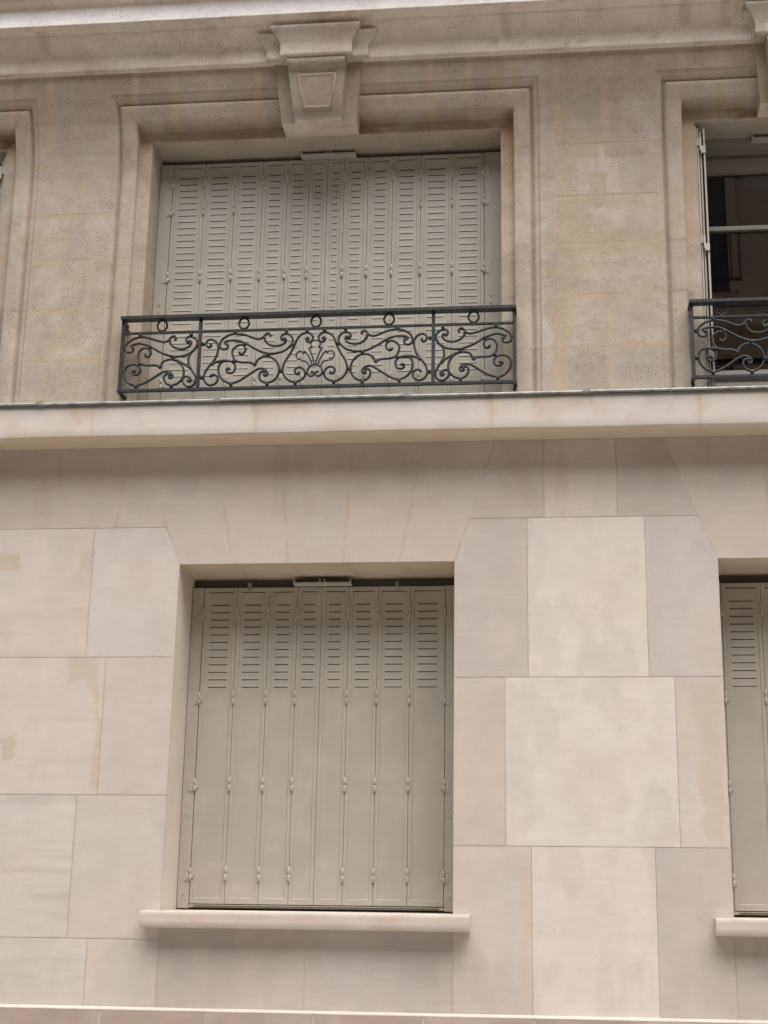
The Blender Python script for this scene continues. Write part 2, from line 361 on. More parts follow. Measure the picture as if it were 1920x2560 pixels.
# window sills
def sill(x0, x1, w0, w1, seed):
    m = MB()
    xs = np.linspace(x0, x1, 90); pts = []
    pr = [(.02, 1.611), (-.0835, 1.611), (-.085, 1.6125), (-.085, 1.64), (-.085, 1.664), (-.085, 1.679), (-.0835, 1.6805), (.02, 1.685)]
    X = np.repeat(xs[:, None], len(pr), 1); Yv = np.repeat(np.array([p[0] for p in pr])[None], len(xs), 0); Zv = np.repeat(np.array([p[1] for p in pr])[None], len(xs), 0)
    nz = fbm(X*9, Zv*30, seed)-.5
    Yv = Yv+np.where(Yv < 0, .0035*nz, 0); Zv = Zv+.0016*(fbm(X*7, Yv*9, seed+3)-.5)
    col = mixc(np.broadcast_to(np.array((.565, .515, .46)), X.shape+(3,)), (.58, .48, .385), .8*sstep(.48, .68, fbm(X*6, Zv*14, seed+5)))
    col = mixc(col, (.64, .61, .56), sstep(1.675, 1.68, Zv)*.5)
    m.grid(np.stack([X, Yv, Zv], -1), col)
    for x in (x0, x1):
        m.grid(np.array([[(x, p[0], p[1]) for p in pr[:4]], [(x, p[0], p[1]) for p in pr[:3:-1]]]), (.60, .54, .46))
    m.quad([(w0, .02, 1.6845), (w1, .02, 1.6845), (w1, .345, 1.702), (w0, .345, 1.702)], (.60, .56, .48))
    return m.build('window_sill', M_NEW, BLD)
sill(-.070, 1.378, 0, 1.3, 5); sill(2.418, 3.422, 2.5, 3.34, 8)

# base course: brownish slabs under a light chamfer
m = MB(); xj = [-6.3]+[-6.3+.472*k for k in range(1, 34)]
off = -.236-(-6.3+.472*13)
xj = [x+off for x in xj]
for k in range(len(xj)-1):
    a, b = xj[k]+.0045, xj[k+1]-.0045
    X, Z = np.meshgrid(np.linspace(a, b, 20), np.concatenate([np.linspace(.13, 1.2, 12), np.linspace(1.21, 1.262, 6)]))
    c = mixc(np.broadcast_to(np.array((.40, .32, .265)), X.shape+(3,)), (.45, .37, .31), sstep(.4, .65, fbm(X*5, Z*5, 200+k)))
    c = c*(.95+.1*_hash(k, 3, 1))
    m.grid(np.stack([X, np.full(X.shape, -.040), Z], -1), c)
X, Z = np.meshgrid(np.linspace(xj[0], xj[-1], 300), [.13, 1.262])
m.grid(np.stack([X, np.full(X.shape, -.037), Z], -1), (.60, .56, .50))
X, K = np.meshgrid(np.linspace(xj[0], xj[-1], 600), np.arange(4))
Yk = np.array([-.040, -.039, -.030, .01])[K]; Zk = np.array([1.262, 1.2665, 1.272, 1.2745])[K]+.001*(fbm(X*5, K*2., 9)-.5)
m.grid(np.stack([X, Yk, Zk], -1), (.60, .555, .50))
m.build('base_course', M_NEW, BLD)

# string course
m = MB(); js = [-7, -5.4, -3.4, -1.85, -.421, .374, 1.483, 2.43, 3.9, 5.5, 7.2, 9]
yf = -.172; zt = 4.018
pr = [(.012, 3.857), (-.05, 3.8575), (-.10, 3.856), (-.128, 3.853), (-.150, 3.852), (-.163, 3.853), (-.170, 3.857), (yf, 3.863), (yf, 3.90), (yf, 3.94), (yf, 3.98), (yf, zt), (-.168, 4.022), (.0, 4.034), (.30, 4.05)]
for k in range(len(js)-1):
    xs = np.linspace(js[k]+.0001, js[k+1]-.0001, max(20, int((js[k+1]-js[k])/.015)))
    X = np.repeat(xs[:, None], len(pr), 1); Yv = np.repeat(np.array([p[0] for p in pr])[None], len(xs), 0); Zv = np.repeat(np.array([p[1] for p in pr])[None], len(xs), 0)
    wob = fbm(X*2.2, X*0, 77)-.5
    Zv = Zv+np.where((Yv < -.12) & (Zv < 3.87), .008*wob, 0); Yv = Yv+np.where(Yv < -.12, .003*wob, 0)
    c = np.broadcast_to(np.array((.60, .56, .52)), X.shape+(3,))
    c = mixc(c, (.56, .475, .36), .55*sstep(.52, .7, fbm(X*4, Zv*6, 81)))
    e = np.minimum(np.abs(X-js[k]), np.abs(X-js[k+1]))
    c = mixc(c, (.53, .43, .31), .45*np.exp(-(e/.008)**2)*sstep(.35, .6, fbm(X*9+3, Zv*7, 12)))
    for sx, sw in ((-.50, .02), (.37, .012), (1.70, .018), (1.48, .02), (1.95, .012), (2.44, .02)):
        c = mixc(c, (.52, .39, .25), .6*np.exp(-((X-sx+.05*(fbm(X*0, Zv*30, 5)-.5))/sw)**2)*sstep(3.88, 4.0, Zv+.05*fbm(X*20, Zv*0, 6)))
    for (xa, za, xb, zb) in ((1.85, 3.99, 2.12, 3.90), (2.15, 4.0, 2.32, 3.93), (1.60, 3.95, 1.57, 3.87)):   # hairline rust runs
        tt = np.clip(((X-xa)*(xb-xa)+(Zv-za)*(zb-za))/((xb-xa)**2+(zb-za)**2), 0, 1)
        c = mixc(c, (.52, .38, .26), .35*np.exp(-(np.hypot(X-xa-tt*(xb-xa), Zv-za-tt*(zb-za))/.006)**2)*(Yv < -.15))
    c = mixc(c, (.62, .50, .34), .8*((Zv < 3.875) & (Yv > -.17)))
    m.grid(np.stack([X, Yv, Zv], -1), c)
m.build('string_course', M_NEW, BLD)
# zinc flashing lapped over the string course
zf = MB(); seams = [-6.5, -5.0, -3.1, -2.2, -.68, .18, 1.09, 1.92, 3.2, 4.7, 6.2, 9]
for k in range(len(seams)-1):
    a, b = seams[k]-.012, seams[k+1]+.012; lift = .0015*(k % 2)
    xs = np.linspace(a, b, 40)
    prf = [(-.180, 4.0165), (-.187, 4.017), (-.189, 4.021), (-.1885, 4.028), (-.183, 4.0305), (-.05, 4.036), (.30, 4.056)]
    X = np.repeat(xs[:, None], len(prf), 1); Yv = np.repeat(np.array([p[0] for p in prf])[None], len(xs), 0)-lift; Zv = np.repeat(np.array([p[1] for p in prf])[None], len(xs), 0)+lift+.0012*(fbm(X*6, X*0, 31+k)-.5)
    zf.grid(np.stack([X, Yv, Zv], -1), (.5, .5, .5))
for s_ in seams[1:-1]: zf.box(s_-.016, s_+.016, -.193, -.1, 4.020, 4.0365)
zf.build('zinc_flashing', M_ZINC, BLD)

# ------------------------------------------------------------------ upper wall: plain below, coved outwards under the cornice
CV = np.array([(4.0, .010), (5.33, .010), (5.39, .006), (5.45, -.003), (5.52, -.020), (5.60, -.050), (5.66, -.083), (5.711, -.115), (5.77, -.146), (5.80, -.158), (5.86, -.165)])
def cove(z): return np.interp(z, CV[:, 0], CV[:, 1])
BASE_O = (.455, .39, .305); GREY_O = (.385, .35, .305); OCHR = (.455, .37, .265); PALE_O = (.50, .45, .385); DARK_O = (.37, .29, .19)
def seg(X, Z, x0, z0, x1, z1):
    dx, dz = x1-x0, z1-z0; t = np.clip(((X-x0)*dx+(Z-z0)*dz)/(dx*dx+dz*dz), 0, 1)
    return np.hypot(X-x0-t*dx, Z-z0-t*dz)
ZC = [4.32, 4.595, 4.865, 5.12, 5.405]
MORT = []   # (x0,z0,x1,z1,halfwidth,strength)
for xa, xb in ((1.70, 2.34), (-.90, -.43), (4.46, 5.0), (-4.5, -3.0)):
    for z in ZC: MORT.append((xa, z-.004, xb, z+.006, .012, .85))
MORT += [(2.045, 4.595, 2.045, 4.10, .012, .7), (2.005, 4.86, 2.005, 4.60, .012, .6), (2.042, 4.92, 2.042, 5.12, .008, .5), (1.86, 4.60, 1.84, 4.33, .02, .8), (2.13, 5.41, 2.135, 5.70, .004, .3)]
for x in (-1.019, -.80, -.356, -.154, .06, .278, .967, 1.177, 1.374, 1.605, 1.805, 2.039, 2.422, 2.607, 2.82, 3.03):
    MORT.append((x, 5.43, x+(.03 if x < .6 else -.0), 5.9, .018, .9))
for x in (-.66, -.55): MORT.append((x, 4.6, x, 4.83, .012, .5))
MORT += [(-.60, 4.05, -.60, 4.30, .01, .4), (-.72, 4.84, -.72, 5.12, .01, .4), (-.62, 5.12, -.62, 5.41, .012, .4)]
OCHP = [[(1.804, 5.60), (1.874, 5.60), (1.872, 5.0), (1.858, 4.525), (1.831, 4.05), (1.740, 4.05), (1.774, 4.323), (1.792, 4.675)],
        [(1.835, 5.517), (1.957, 5.457), (2.116, 5.433), (2.325, 5.408), (2.324, 5.381), (2.101, 5.387), (2.096, 5.325), (2.037, 5.324), (2.032, 5.39), (1.997, 5.392), (1.994, 5.252), (2.042, 5.242), (2.045, 5.058), (1.942, 5.062), (1.943, 5.115), (1.957, 5.138), (1.959, 5.246), (1.987, 5.252), (1.989, 5.33), (1.954, 5.331), (1.899, 5.334), (1.893, 5.397), (1.802, 5.401)],
        [(1.851, 4.928), (1.967, 4.924), (2.076, 4.942), (2.325, 4.911), (2.325, 4.799), (1.863, 4.815)],
        [(1.90, 5.13), (1.96, 5.12), (1.96, 4.93), (1.87, 4.90), (1.86, 5.10)],
        [(1.73, 4.74), (1.93, 4.74), (1.93, 4.70), (1.73, 4.70)], [(1.73, 4.61), (1.80, 4.60), (1.80, 4.33), (1.73, 4.50)]]
PALP = [[(1.895, 5.326), (1.954, 5.328), (1.955, 5.394), (1.986, 5.369), (1.987, 5.252), (1.959, 5.246), (1.957, 5.13), (1.902, 5.14)],
        [(2.004, 5.392), (2.035, 5.39), (2.037, 5.328), (2.099, 5.321), (2.108, 5.124), (2.046, 5.126), (2.042, 5.242), (2.001, 5.256)]]
GRB = [(2.20, 5.27, .10, .10, .8), (1.785, 5.29, .06, .07, .7), (2.17, 4.20, .13, .09, 1.), (1.93, 4.18, .07, .09, .9), (1.77, 4.96, .05, .05, .5), (1.92, 4.47, .08, .07, .45),
       (2.2, 4.46, .12, .1, .35), (-.72, 5.62, .13, .08, .5), (-.55, 5.70, .08, .05, .5), (2.02, 5.60, .12, .10, .35), (-.05, 5.79, .07, .04, .5), (1.35, 5.80, .08, .05, .6), (2.9, 5.8, .15, .06, .6)]
def paint_old(X, Z, seed=0):
    jx = .02*(fbm(X*18, Z*18, 91)-.5); jz = .02*(fbm(X*18+5, Z*18, 92)-.5)
    x, z = X+jx, Z+jz
    c = np.broadcast_to(np.array(BASE_O, float), X.shape+(3,)).copy()
    c = mixc(c, PALE_O, .55*sstep(.45, .68, fbm(X*3+9, Z*3, 300)))
    c = mixc(c, GREY_O, .50*sstep(.50, .72, fbm(X*2.3, Z*2.3, 310)))
    c = mixc(c, OCHR, .5*sstep(.52, .70, fbm(X*2.6+3, Z*3.6+1, 320)))
    row = np.searchsorted(np.array(ZC), Z); ci = np.floor(X/.27+.5*row).astype(int)
    c = c*(.95+.10*_hash(ci, row, 5))[..., None]
    c = mixc(c, (.39, .33, .26), .45*sstep(.50, .66, fbm(X*6+2, Z*5, 360))*sstep(.4, .6, fbm(X*1.6, Z*1.4, 361)))
    c = c*(.93+.14*fbm(X*26, Z*26, 370, 3))[..., None]
    q1 = fbm(X*7+1, Z*7, 380, 5); q2 = fbm(X*5+8, Z*8+3, 390, 5); q3 = fbm(X*10, Z*12, 395, 5)
    c = mixc(c, (.49, .445, .38), .50*sstep(.54, .58, q1)); c = mixc(c, (.40, .355, .305), .35*sstep(.56, .62, q2)); c = mixc(c, (.44, .34, .235), .40*sstep(.58, .62, q3))
    for gx, gz, wx, wz, a in GRB:
        c = mixc(c, GREY_O, a*np.exp(-((x-gx)/wx)**2-((z-gz)/wz)**2)*(.45+.8*fbm(X*8, Z*8, 330)))
    # darker brown blotches towards the top of the wall
    c = mixc(c, DARK_O, .45*sstep(5.60, 5.82, Z+.06*(fbm(X*5, Z*5, 340)-.5))*sstep(.35, .62, fbm(X*5, Z*7, 341)))
    for P in PALP: c = mixc(c, PALE_O, .8*inpoly(P, X+jx*.6, Z+jz*.6).astype(float))
    for P in OCHP: c = mixc(c, OCHR, .85*inpoly(P, X+jx*1.2, Z+jz*1.2).astype(float))
    for x0, z0, x1, z1, w, a in MORT:
        d = seg(x, z, x0, z0, x1, z1); c = mixc(c, (.48, .395, .285), a*(1-sstep(w*.8, w*1.3, d)))
    for z0 in ZC:   # hair cracks along the bed joints
        c = mixc(c, (.30, .22, .15), .7*np.exp(-((Z-z0-.006-.006*(fbm(X*4, X*0, 3)-.5))/.0026)**2)*sstep(.42, .55, fbm(X*3, X*0+z0, 350)))
    return c
UW = MB()
def upatch(x0, x1, z0, z1, res=.007):
    nx = max(2, int((x1-x0)/res)); nz = max(2, int((z1-z0)/res))
    X, Z = np.meshgrid(np.linspace(x0, x1, nx), np.linspace(z0, z1, nz))
    Y = cove(Z)+.003*(fbm(X*6, Z*6, 400)-.5)*np.minimum(1, np.minimum(X-x0, x1-X)/.02)
    UW.grid(np.stack([X, Y, Z], -1), paint_old(X, Z))
OUT = .195; X0, X1, ZT = -.275, 1.520, 5.530        # middle window; the neighbours are narrower
X0R, X1R, X0L, X1L = 2.482, 3.358, -1.930, -1.055
upatch(X1L+OUT, X0-OUT, 4.02, 5.86); upatch(X0-OUT, X1+OUT, ZT+OUT, 5.86); upatch(X1+OUT, X0R-OUT, 4.02, 5.86)
upatch(X0R-OUT, X1R+OUT, ZT+OUT, 5.86, .012); upatch(X0L-OUT, X1L+OUT, ZT+OUT, 5.86, .012)
upatch(X1R+OUT, 9, 4.02, 5.86, .05); upatch(-7, X0L-OUT, 4.02, 5.86, .05)
UW.build('upper_wall', M_OLD, BLD)
# stone surround of each tall window: step, groove, broad fascia, recessed inner fascia, deep reveal
PROF = [(.195, 'c', 0), (.192, 'c', .005), (.180, 'c', .006), (.168, 'c', .005), (.163, 'c', .020), (.157, 'c', .026), (.151, 'c', .022), (.146, 'c', .006), (.140, 'c', .001),
        (.128, 'c', -.002), (.116, 'c', -.002), (.104, 'c', -.002), (.092, 'c', -.002), (.080, 'c', -.001), (.070, 'c', 0), (.067, 'c', .003), (.0665, 'f', .030), (.066, 'f', .040),
        (.055, 'f', .040), (.044, 'f', .040), (.033, 'f', .040), (.022, 'f', .040), (.011, 'f', .040), (.002, 'f', .040), (0, 'f', .042), (0, 'f', .07), (0, 'f', .10), (0, 'f', .13), (0, 'f', .16), (0, 'f', .19), (0, 'f', .235), (0, 'f', .42)]
def surround(x0, x1):
    m = MB(); hw = (x1-x0)/2; cxs = (x0+x1)/2
    d = np.array([p[0] for p in PROF])[None]; off = np.array([p[2] for p in PROF])[None]; isc = np.array([p[1] == 'c' for p in PROF])[None]
    zl = np.linspace(4.02, 5.30, 120)[:, None]; s = np.linspace(0, 1, 26)[1:, None]
    Zj = np.concatenate([np.repeat(zl, d.shape[1], 1), 5.30+s*(ZT+d-5.30)])
    for sx, x in ((-1, x0), (1, x1)):
        Xj = np.repeat(x+sx*d, len(Zj), 0)
        wear = .003*(fbm(Xj*9, Zj*9, 410)-.5)
        Yj = np.where(isc, cove(Zj)+off, off)+np.where(off < .3, wear, 0)
        c = paint_old(Xj+.05*Yj, Zj+.2*np.maximum(Yj, 0))
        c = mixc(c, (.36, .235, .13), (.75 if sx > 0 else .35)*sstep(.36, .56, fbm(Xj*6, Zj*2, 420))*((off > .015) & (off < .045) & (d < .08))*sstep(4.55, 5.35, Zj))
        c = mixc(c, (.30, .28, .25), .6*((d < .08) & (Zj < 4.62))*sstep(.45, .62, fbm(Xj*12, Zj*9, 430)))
        m.grid(np.stack([Xj, Yj, Zj], -1), c)
    t = np.linspace(0, 1, 150)[:, None]
    Xt = (x0-d)+t*((x1+d)-(x0-d)); Zt = np.repeat(ZT+d, len(t), 0)
    Yt = np.where(isc, cove(Zt)+off, off)
    c = paint_old(Xt, Zt+.3*np.maximum(Yt, 0))
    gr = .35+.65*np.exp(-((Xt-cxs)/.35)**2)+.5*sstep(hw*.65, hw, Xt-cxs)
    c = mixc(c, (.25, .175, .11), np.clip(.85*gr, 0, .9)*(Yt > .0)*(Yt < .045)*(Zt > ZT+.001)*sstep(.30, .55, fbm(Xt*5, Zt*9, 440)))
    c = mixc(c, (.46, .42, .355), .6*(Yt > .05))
    m.grid(np.stack([Xt, Yt, Zt], -1), c)
    return m.build('window_surround', M_OLD, BLD)
for a_, b_ in ((X0, X1), (X0R, X1R), (X0L, X1L)): surround(a_, b_)

# ------------------------------------------------------------------ cornice
CP = [(.0, 5.822), (.0, 5.84), (.0, 5.865), (.0, 5.89), (.0, 5.910), (.004, 5.915), (.009, 5.925), (.018, 5.937), (.030, 5.949), (.045, 5.961), (.062, 5.973), (.075, 5.981), (.078, 5.984), (.079, 5.990), (.085, 5.992), (.105, 5.997), (.125, 6.001), (.138, 6.004), (.141, 6.008),
      (.141, 6.012), (.141, 6.035), (.141, 6.066), (.142, 6.084), (.146, 6.100), (.153, 6.112), (.163, 6.121), (.176, 6.127), (.188, 6.129), (.189, 6.134), (.20, 6.136), (.201, 6.19), (.18, 6.20)]
YC = -.192
def paint_corn(X, Z, Yv):
    c = np.broadcast_to(np.array((.70, .635, .55)), X.shape+(3,))
    c = mixc(c, (.62, .565, .49), .5*sstep(.5, .7, fbm(X*2.4, Z*12, 500))); c = mixc(c, (.58, .47, .35), .5*sstep(.55, .7, fbm(X*3+4, Z*9+Yv*5, 501)))
    c = mixc(c, (.36, .27, .19), .35*sstep(.62, .75, fbm(X*14, Z*30+Yv*20, 502)))
    c = mixc(c, (.88, .86, .84), 1.0*((Z > 6.009) & (Z < 6.098) & (Yv < -.3)))  # front band near white, its direct light put into the colour
    return c
def extr(m, xs, prof, yb, pf):
    pr = np.array(prof); X = np.repeat(xs[:, None], len(pr), 1); Yv = np.repeat((yb-pr[:, 0])[None], len(xs), 0); Zv = np.repeat(pr[:, 1][None], len(xs), 0)
    m.grid(np.stack([X, Yv+.0015*(fbm(X*5, Zv*9, 510)-.5), Zv+.0015*(fbm(X*4, Yv*9, 511)-.5)], -1), pf(X, Zv, Yv))
m = MB(); CPx = [(-.03, 5.822)]+CP
extr(m, np.linspace(-7, 9, 900), CPx, YC, paint_corn)
m.build('cornice', M_OLD, BLD)
def brk(m, x0, x1, y, prof, seed=0):
    """a forward break of the cornice with mitred returns"""
    pr = np.array(prof); yb = -.10
    path = [(x0, yb, 0), (x0, y, 1), (x1, y, 1), (x1, yb, 0)]
    rows = []
    for (x, yy, cflag), sx in zip(path, (-1, -1, 1, 1)):
        rows.append(np.stack([x+sx*pr[:, 0], np.where(cflag, yy-pr[:, 0], yy), pr[:, 1]], -1))
    for a, b in ((0, 1), (1, 2), (2, 3)):
        t = np.linspace(0, 1, 24)[:, None, None]
        G = rows[a][None]*(1-t)+rows[b][None]*t
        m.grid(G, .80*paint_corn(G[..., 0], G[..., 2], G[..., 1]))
BP = [(-.10, 5.822), (-.03, 5.822), (0, 5.823), (0, 5.84), (0, 5.86), (0, 5.884), (.003, 5.889), (.009, 5.900), (.018, 5.914), (.030, 5.928), (.043, 5.938), (.045, 5.949), (-.15, 5.952)]
def console(cx, ho, hi, kw):
    m = MB()
    brk(m, cx-ho, cx+ho, -.216, BP); brk(m, cx-hi, cx+hi, -.252, [(a, b-.003 if b < 5.83 else 5.84+(b-5.84)*1.18) for a, b in BP])
    # back block and scrolled front block
    def solid(prof, xt, xb, zt_, zb_, seed, n=14):
        """prof: list (y,z) of the front; half widths taper linearly in z; closes to y=.045"""
        pr = np.array(prof); w = kw*(xb+(xt-xb)*(pr[:, 1]-zb_)/(zt_-zb_))
        t = np.linspace(-1, 1, n)[None, :]
        X = cx+w[:, None]*t; Yv = np.repeat(pr[:, 0][:, None], n, 1); Zv = np.repeat(pr[:, 1][:, None], n, 1)
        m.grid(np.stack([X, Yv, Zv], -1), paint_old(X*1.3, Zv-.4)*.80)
        for s in (-1, 1):
            tt = np.linspace(0, 1, 8)[None, :]
            Yq = pr[:, 0][:, None]*(1-tt)+.045*tt; Xq = np.repeat((cx+s*w)[:, None], 8, 1); Zq = np.repeat(pr[:, 1][:, None], 8, 1)
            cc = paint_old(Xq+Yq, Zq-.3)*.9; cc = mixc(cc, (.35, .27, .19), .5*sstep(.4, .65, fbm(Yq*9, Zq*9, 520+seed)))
            m.grid(np.stack([Xq, Yq, Zq], -1), cc)
        tt = np.linspace(0, 1, 8)[None, :, None]; bt = np.stack([X[-1], Yv[-1], Zv[-1]], -1)[:, None, :]
        bk = bt.copy(); bk[..., 1] = .045
        G = bt*(1-tt)+bk*tt; m.grid(G, paint_corn(G[..., 0], G[..., 2], G[..., 1]))
    solid([(-.17, 5.83), (-.165, 5.80), (-.152, 5.74), (-.136, 5.68), (-.118, 5.61), (-.100, 5.55), (-.094, 5.532)], .222, .188, 5.83, 5.532, 1)
    fr_ = [(-.236, 5.826), (-.243, 5.815), (-.244, 5.80), (-.238, 5.785), (-.225, 5.772), (-.212, 5.765), (-.205, 5.755), (-.196, 5.72), (-.180, 5.66), (-.160, 5.60), (-.142, 5.56), (-.132, 5.548), (-.127, 5.530)]
    solid(fr_, .150, .118, 5.826, 5.530, 2)
    # raised panel with a moulded rim
    fy = lambda z: np.interp(z, [p[1] for p in fr_[::-1]], [p[0] for p in fr_[::-1]])
    zt_, zb_ = 5.745, 5.570; wt, wb = .100*kw, .072*kw
    lev = [(0, .002), (.0, -.004), (.004, -.010), (.012, -.010), (.016, -.006), (.020, -.006), (.05, -.007)]
    rings = []
    for ins, dy in lev:
        ring = []
        a, b = zt_-ins, zb_+ins
        for sgn, zz in ((-1, b), (1, b), (1, a), (-1, a)):
            w = wb+(wt-wb)*(zz-zb_)/(zt_-zb_)-ins; ring.append((cx+sgn*w, fy(zz)+dy, zz))
        ring.append(ring[0]); rings.append(ring)
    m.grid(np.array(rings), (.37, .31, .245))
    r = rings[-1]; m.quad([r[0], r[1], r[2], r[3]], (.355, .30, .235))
    return m.build('console', M_OLD, BLD)
console(.613, .258, .180, 1.0); console(2.913, .163, .150, .66); console(-1.50, .163, .150, .66)

# masses out of the picture: wall behind, upper storeys, roof, side ends
m = MB(); oc = (.52, .46, .38)
m.box(-7, 9, .0, .6, 6.18, 12, oc); m.box(-7, 9, .6, 8, .13, 12.2, oc, skip='f')
m.box(-7, 9, -.3, 8.1, 12, 12.25, oc)
m.quad([(-7, .6, .13), (9, .6, .13), (9, .6, 1.6), (-7, .6, 1.6)], oc)
m.build('building_core', M_NEW, BLD)
# ------------------------------------------------------------------ folding metal shutters
def leaf_mesh(x0, x1, z0, z1, y, slots, inset=.034, st=.017, rail=.024, name='shutter_leaf', parent=None, tilt=0.0):
    """pressed steel leaf: folded rim, sunk sheet with punched louvre slots and small hoods over them"""
    m = MB(); g = .0009; a, b = x0+g, x1-g; yr = y+.0035; dep = .024
    st = min(st, (b-a)*.2)
    # rim
    for p in ((a, a+st, z0, z1), (b-st, b, z0, z1)): m.quad([(p[0], y, p[2]), (p[1], y, p[2]), (p[1], y, p[3]), (p[0], y, p[3])])
    zt_, zb_ = z1-.020, z0+.026
    m.quad([(a+st, y, zt_), (b-st, y, zt_), (b-st, y, z1), (a+st, y, z1)]); m.quad([(a+st, y, z0), (b-st, y, z0), (b-st, y, zb_), (a+st, y, zb_)])
    s0, s1 = a+st, b-st
    bev = .0022
    # rim steps
    m.quad([(s0, y, zb_), (s0, y, zt_), (s0+bev, yr, zt_), (s0+bev, yr, zb_)]); m.quad([(s1, y, zt_), (s1, y, zb_), (s1-bev, yr, zb_), (s1-bev, yr, zt_)])
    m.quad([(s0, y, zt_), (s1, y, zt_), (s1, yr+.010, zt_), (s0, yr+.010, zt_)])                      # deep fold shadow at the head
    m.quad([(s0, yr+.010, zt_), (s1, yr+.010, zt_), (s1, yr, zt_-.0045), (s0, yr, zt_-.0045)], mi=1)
    m.quad([(s0, y, zb_), (s1, y, zb_), (s1, yr, zb_+.003), (s0, yr, zb_+.003)])
    # sheet with slots
    xs0, xs1 = a+inset, b-inset; hs = .0032
    cuts = sorted(slots); lo = zb_+.003
    for z in cuts:
        m.quad([(s0+bev, yr, lo), (s1-bev, yr, lo), (s1-bev, yr, z-hs), (s0+bev, yr, z-hs)])
        m.quad([(s0+bev, yr, z-hs), (xs0, yr, z-hs), (xs0, yr, z+hs), (s0+bev, yr, z+hs)]); m.quad([(xs1, yr, z-hs), (s1-bev, yr, z-hs), (s1-bev, yr, z+hs), (xs1, yr, z+hs)])
        hd = .0012                                                                                    # hood
        m.quad([(xs0, yr, z+hs+.008), (xs1, yr, z+hs+.008), (xs1, yr-hd, z+hs*.2), (xs0, yr-hd, z+hs*.2)])
        m.quad([(xs0, yr, z+hs+.008), (xs0, yr-hd, z+hs*.2), (xs0-.003, yr, z), (xs0-.003, yr, z+hs)]); m.quad([(xs1, yr-hd, z+hs*.2), (xs1, yr, z+hs+.008), (xs1+.003, yr, z+hs), (xs1+.003, yr, z)])
        lo = z+hs
    m.quad([(s0+bev, yr, lo), (s1-bev, yr, lo), (s1-bev, yr, zt_-.0045), (s0+bev, yr, zt_-.0045)])
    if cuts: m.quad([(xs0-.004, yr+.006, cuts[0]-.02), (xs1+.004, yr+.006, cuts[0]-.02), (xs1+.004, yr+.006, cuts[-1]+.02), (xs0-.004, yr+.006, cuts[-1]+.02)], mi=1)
    m.box(a, b, y, y+dep, z0, z1, skip='f')
    o = m.build(name, [M_SHUT, M_SLOT], parent)
    return o
def hinge_mesh(x, z, y, L=.066, r=.0064, plate=0, name='hinge', parent=None):
    m = MB()
    for a, b in ((z-L/2, z-.001), (z+.001, z+L/2)):
        m.tube([(x, y-r*.6, a), (x, y-r*.6, a+.0015), (x, y-r*.6, b-.0015), (x, y-r*.6, b)], [r*.7, r, r, r*.7], 10)
    if plate:
        s = plate; w = .026
        px0, px1 = sorted((x+s*.004, x+s*w))
        m.box(px0, px1, y-.003, y+.001, z-L*.52, z+L*.52)
        m.box(px0+.005, px1-.005, y-.0045, y-.003, z-L*.30, z+L*.30)
        for zz in (z-L*.40, z+L*.40): m.tube([((px0+px1)/2, y-.006, zz), ((px0+px1)/2, y-.003, zz)], [.0035, .0042], 8)
        qx0, qx1 = sorted((x-s*.003, x-s*.016)); m.box(qx0, qx1, y-.0015, y+.001, z-L*.25, z+L*.18)
    else:
        m.box(x-.007, x+.007, y-.0008, y+.001, z-L*.40, z+L*.40)
    return m.build(name, M_HINGE, parent)
def shutter_set(ox, wl, wr, z0, z1, y, seams, centre, slots, hrows, outer_rows=(), zf0=None, zf1=None, screws=()):
    """wl, wr: reveal faces; seams: x of every leaf boundary, first and last against the fixed jamb posts"""
    f = MB(); a, b = seams[0], seams[-1]
    for (p, q) in ((wl+.003, a-.002), (b+.002, wr-.003)):
        f.box(p, q, y-.004, y+.055, zf0, zf1)
        f.box(p, q, y+.055, y+.056, zf0, zf1)
    for (x, z) in screws:
        f.tube([(x, y-.0095, z), (x, y-.004, z)], [.0035, .005], 8)
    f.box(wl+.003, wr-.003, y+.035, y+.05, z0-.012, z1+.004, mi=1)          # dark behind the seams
    f.box(a, b, y-.002, y+.05, zf0+.004, z0-.004)                        # bottom rail
    f.box(a+.02, b-.02, y-.006, y-.002, zf0+.008, zf0+.012, mi=1)
    fr = f.build('folding_shutter', [M_SHUT, M_SLOT], BLD)
    for k in range(len(seams)-1):
        leaf_mesh(seams[k], seams[k+1], z0, z1, y, slots if seams[k+1]-seams[k] > .05 else [], parent=fr, inset=.030 if seams[k+1]-seams[k] < .12 else .036)
    inner = [s for s in seams[1:-1] if s not in centre]
    for k, s in enumerate(inner):
        rows = list(hrows)
        if k in (0, 1, len(inner)-1, len(inner)-2): rows += list(outer_rows)
        for z in rows: hinge_mesh(s, z, y, parent=fr)
    for s, pl in ((seams[0], -1), (seams[-1], 1)):
        for z in list(hrows)+list(outer_rows): hinge_mesh(s, z-.004, y-.004, .058, plate=pl, parent=fr)
    return fr
def head_rail(x0, x1, z, y, parent):
    m = MB()
    m.box(x0, x1, y-.045, y+.0, z-.006, z+.004); mid = (x0+x1)/2
    for x in (x0, mid-.014, mid+.008, x1-.006): m.box(x, x+.006, y-.046, y-.036, z+.004, z+.018)
    m.box(x0+.006, x1-.006, y-.030, y-.002, z+.0045, z+.017, mi=1)
    m.build('head_rail', [M_HINGE, M_SLOT], parent)
sl_low = [3.137-.03655*k for k in range(12)]
ys = .285
low = shutter_set(0, 0, 1.3, 1.727, 3.222, ys, [.060, .225, .382, .522, .640, .772, .914, 1.070, 1.238], [.640], sl_low, (3.098, 2.683, 2.273, 1.862), zf0=1.706, zf1=3.223,
                  screws=((.030, 2.17), (.030, 2.13), (1.268, 2.17), (1.268, 2.13), (.030, 1.77), (1.268, 1.77)))
head_rail(.505, .785, 3.232, ys, low)
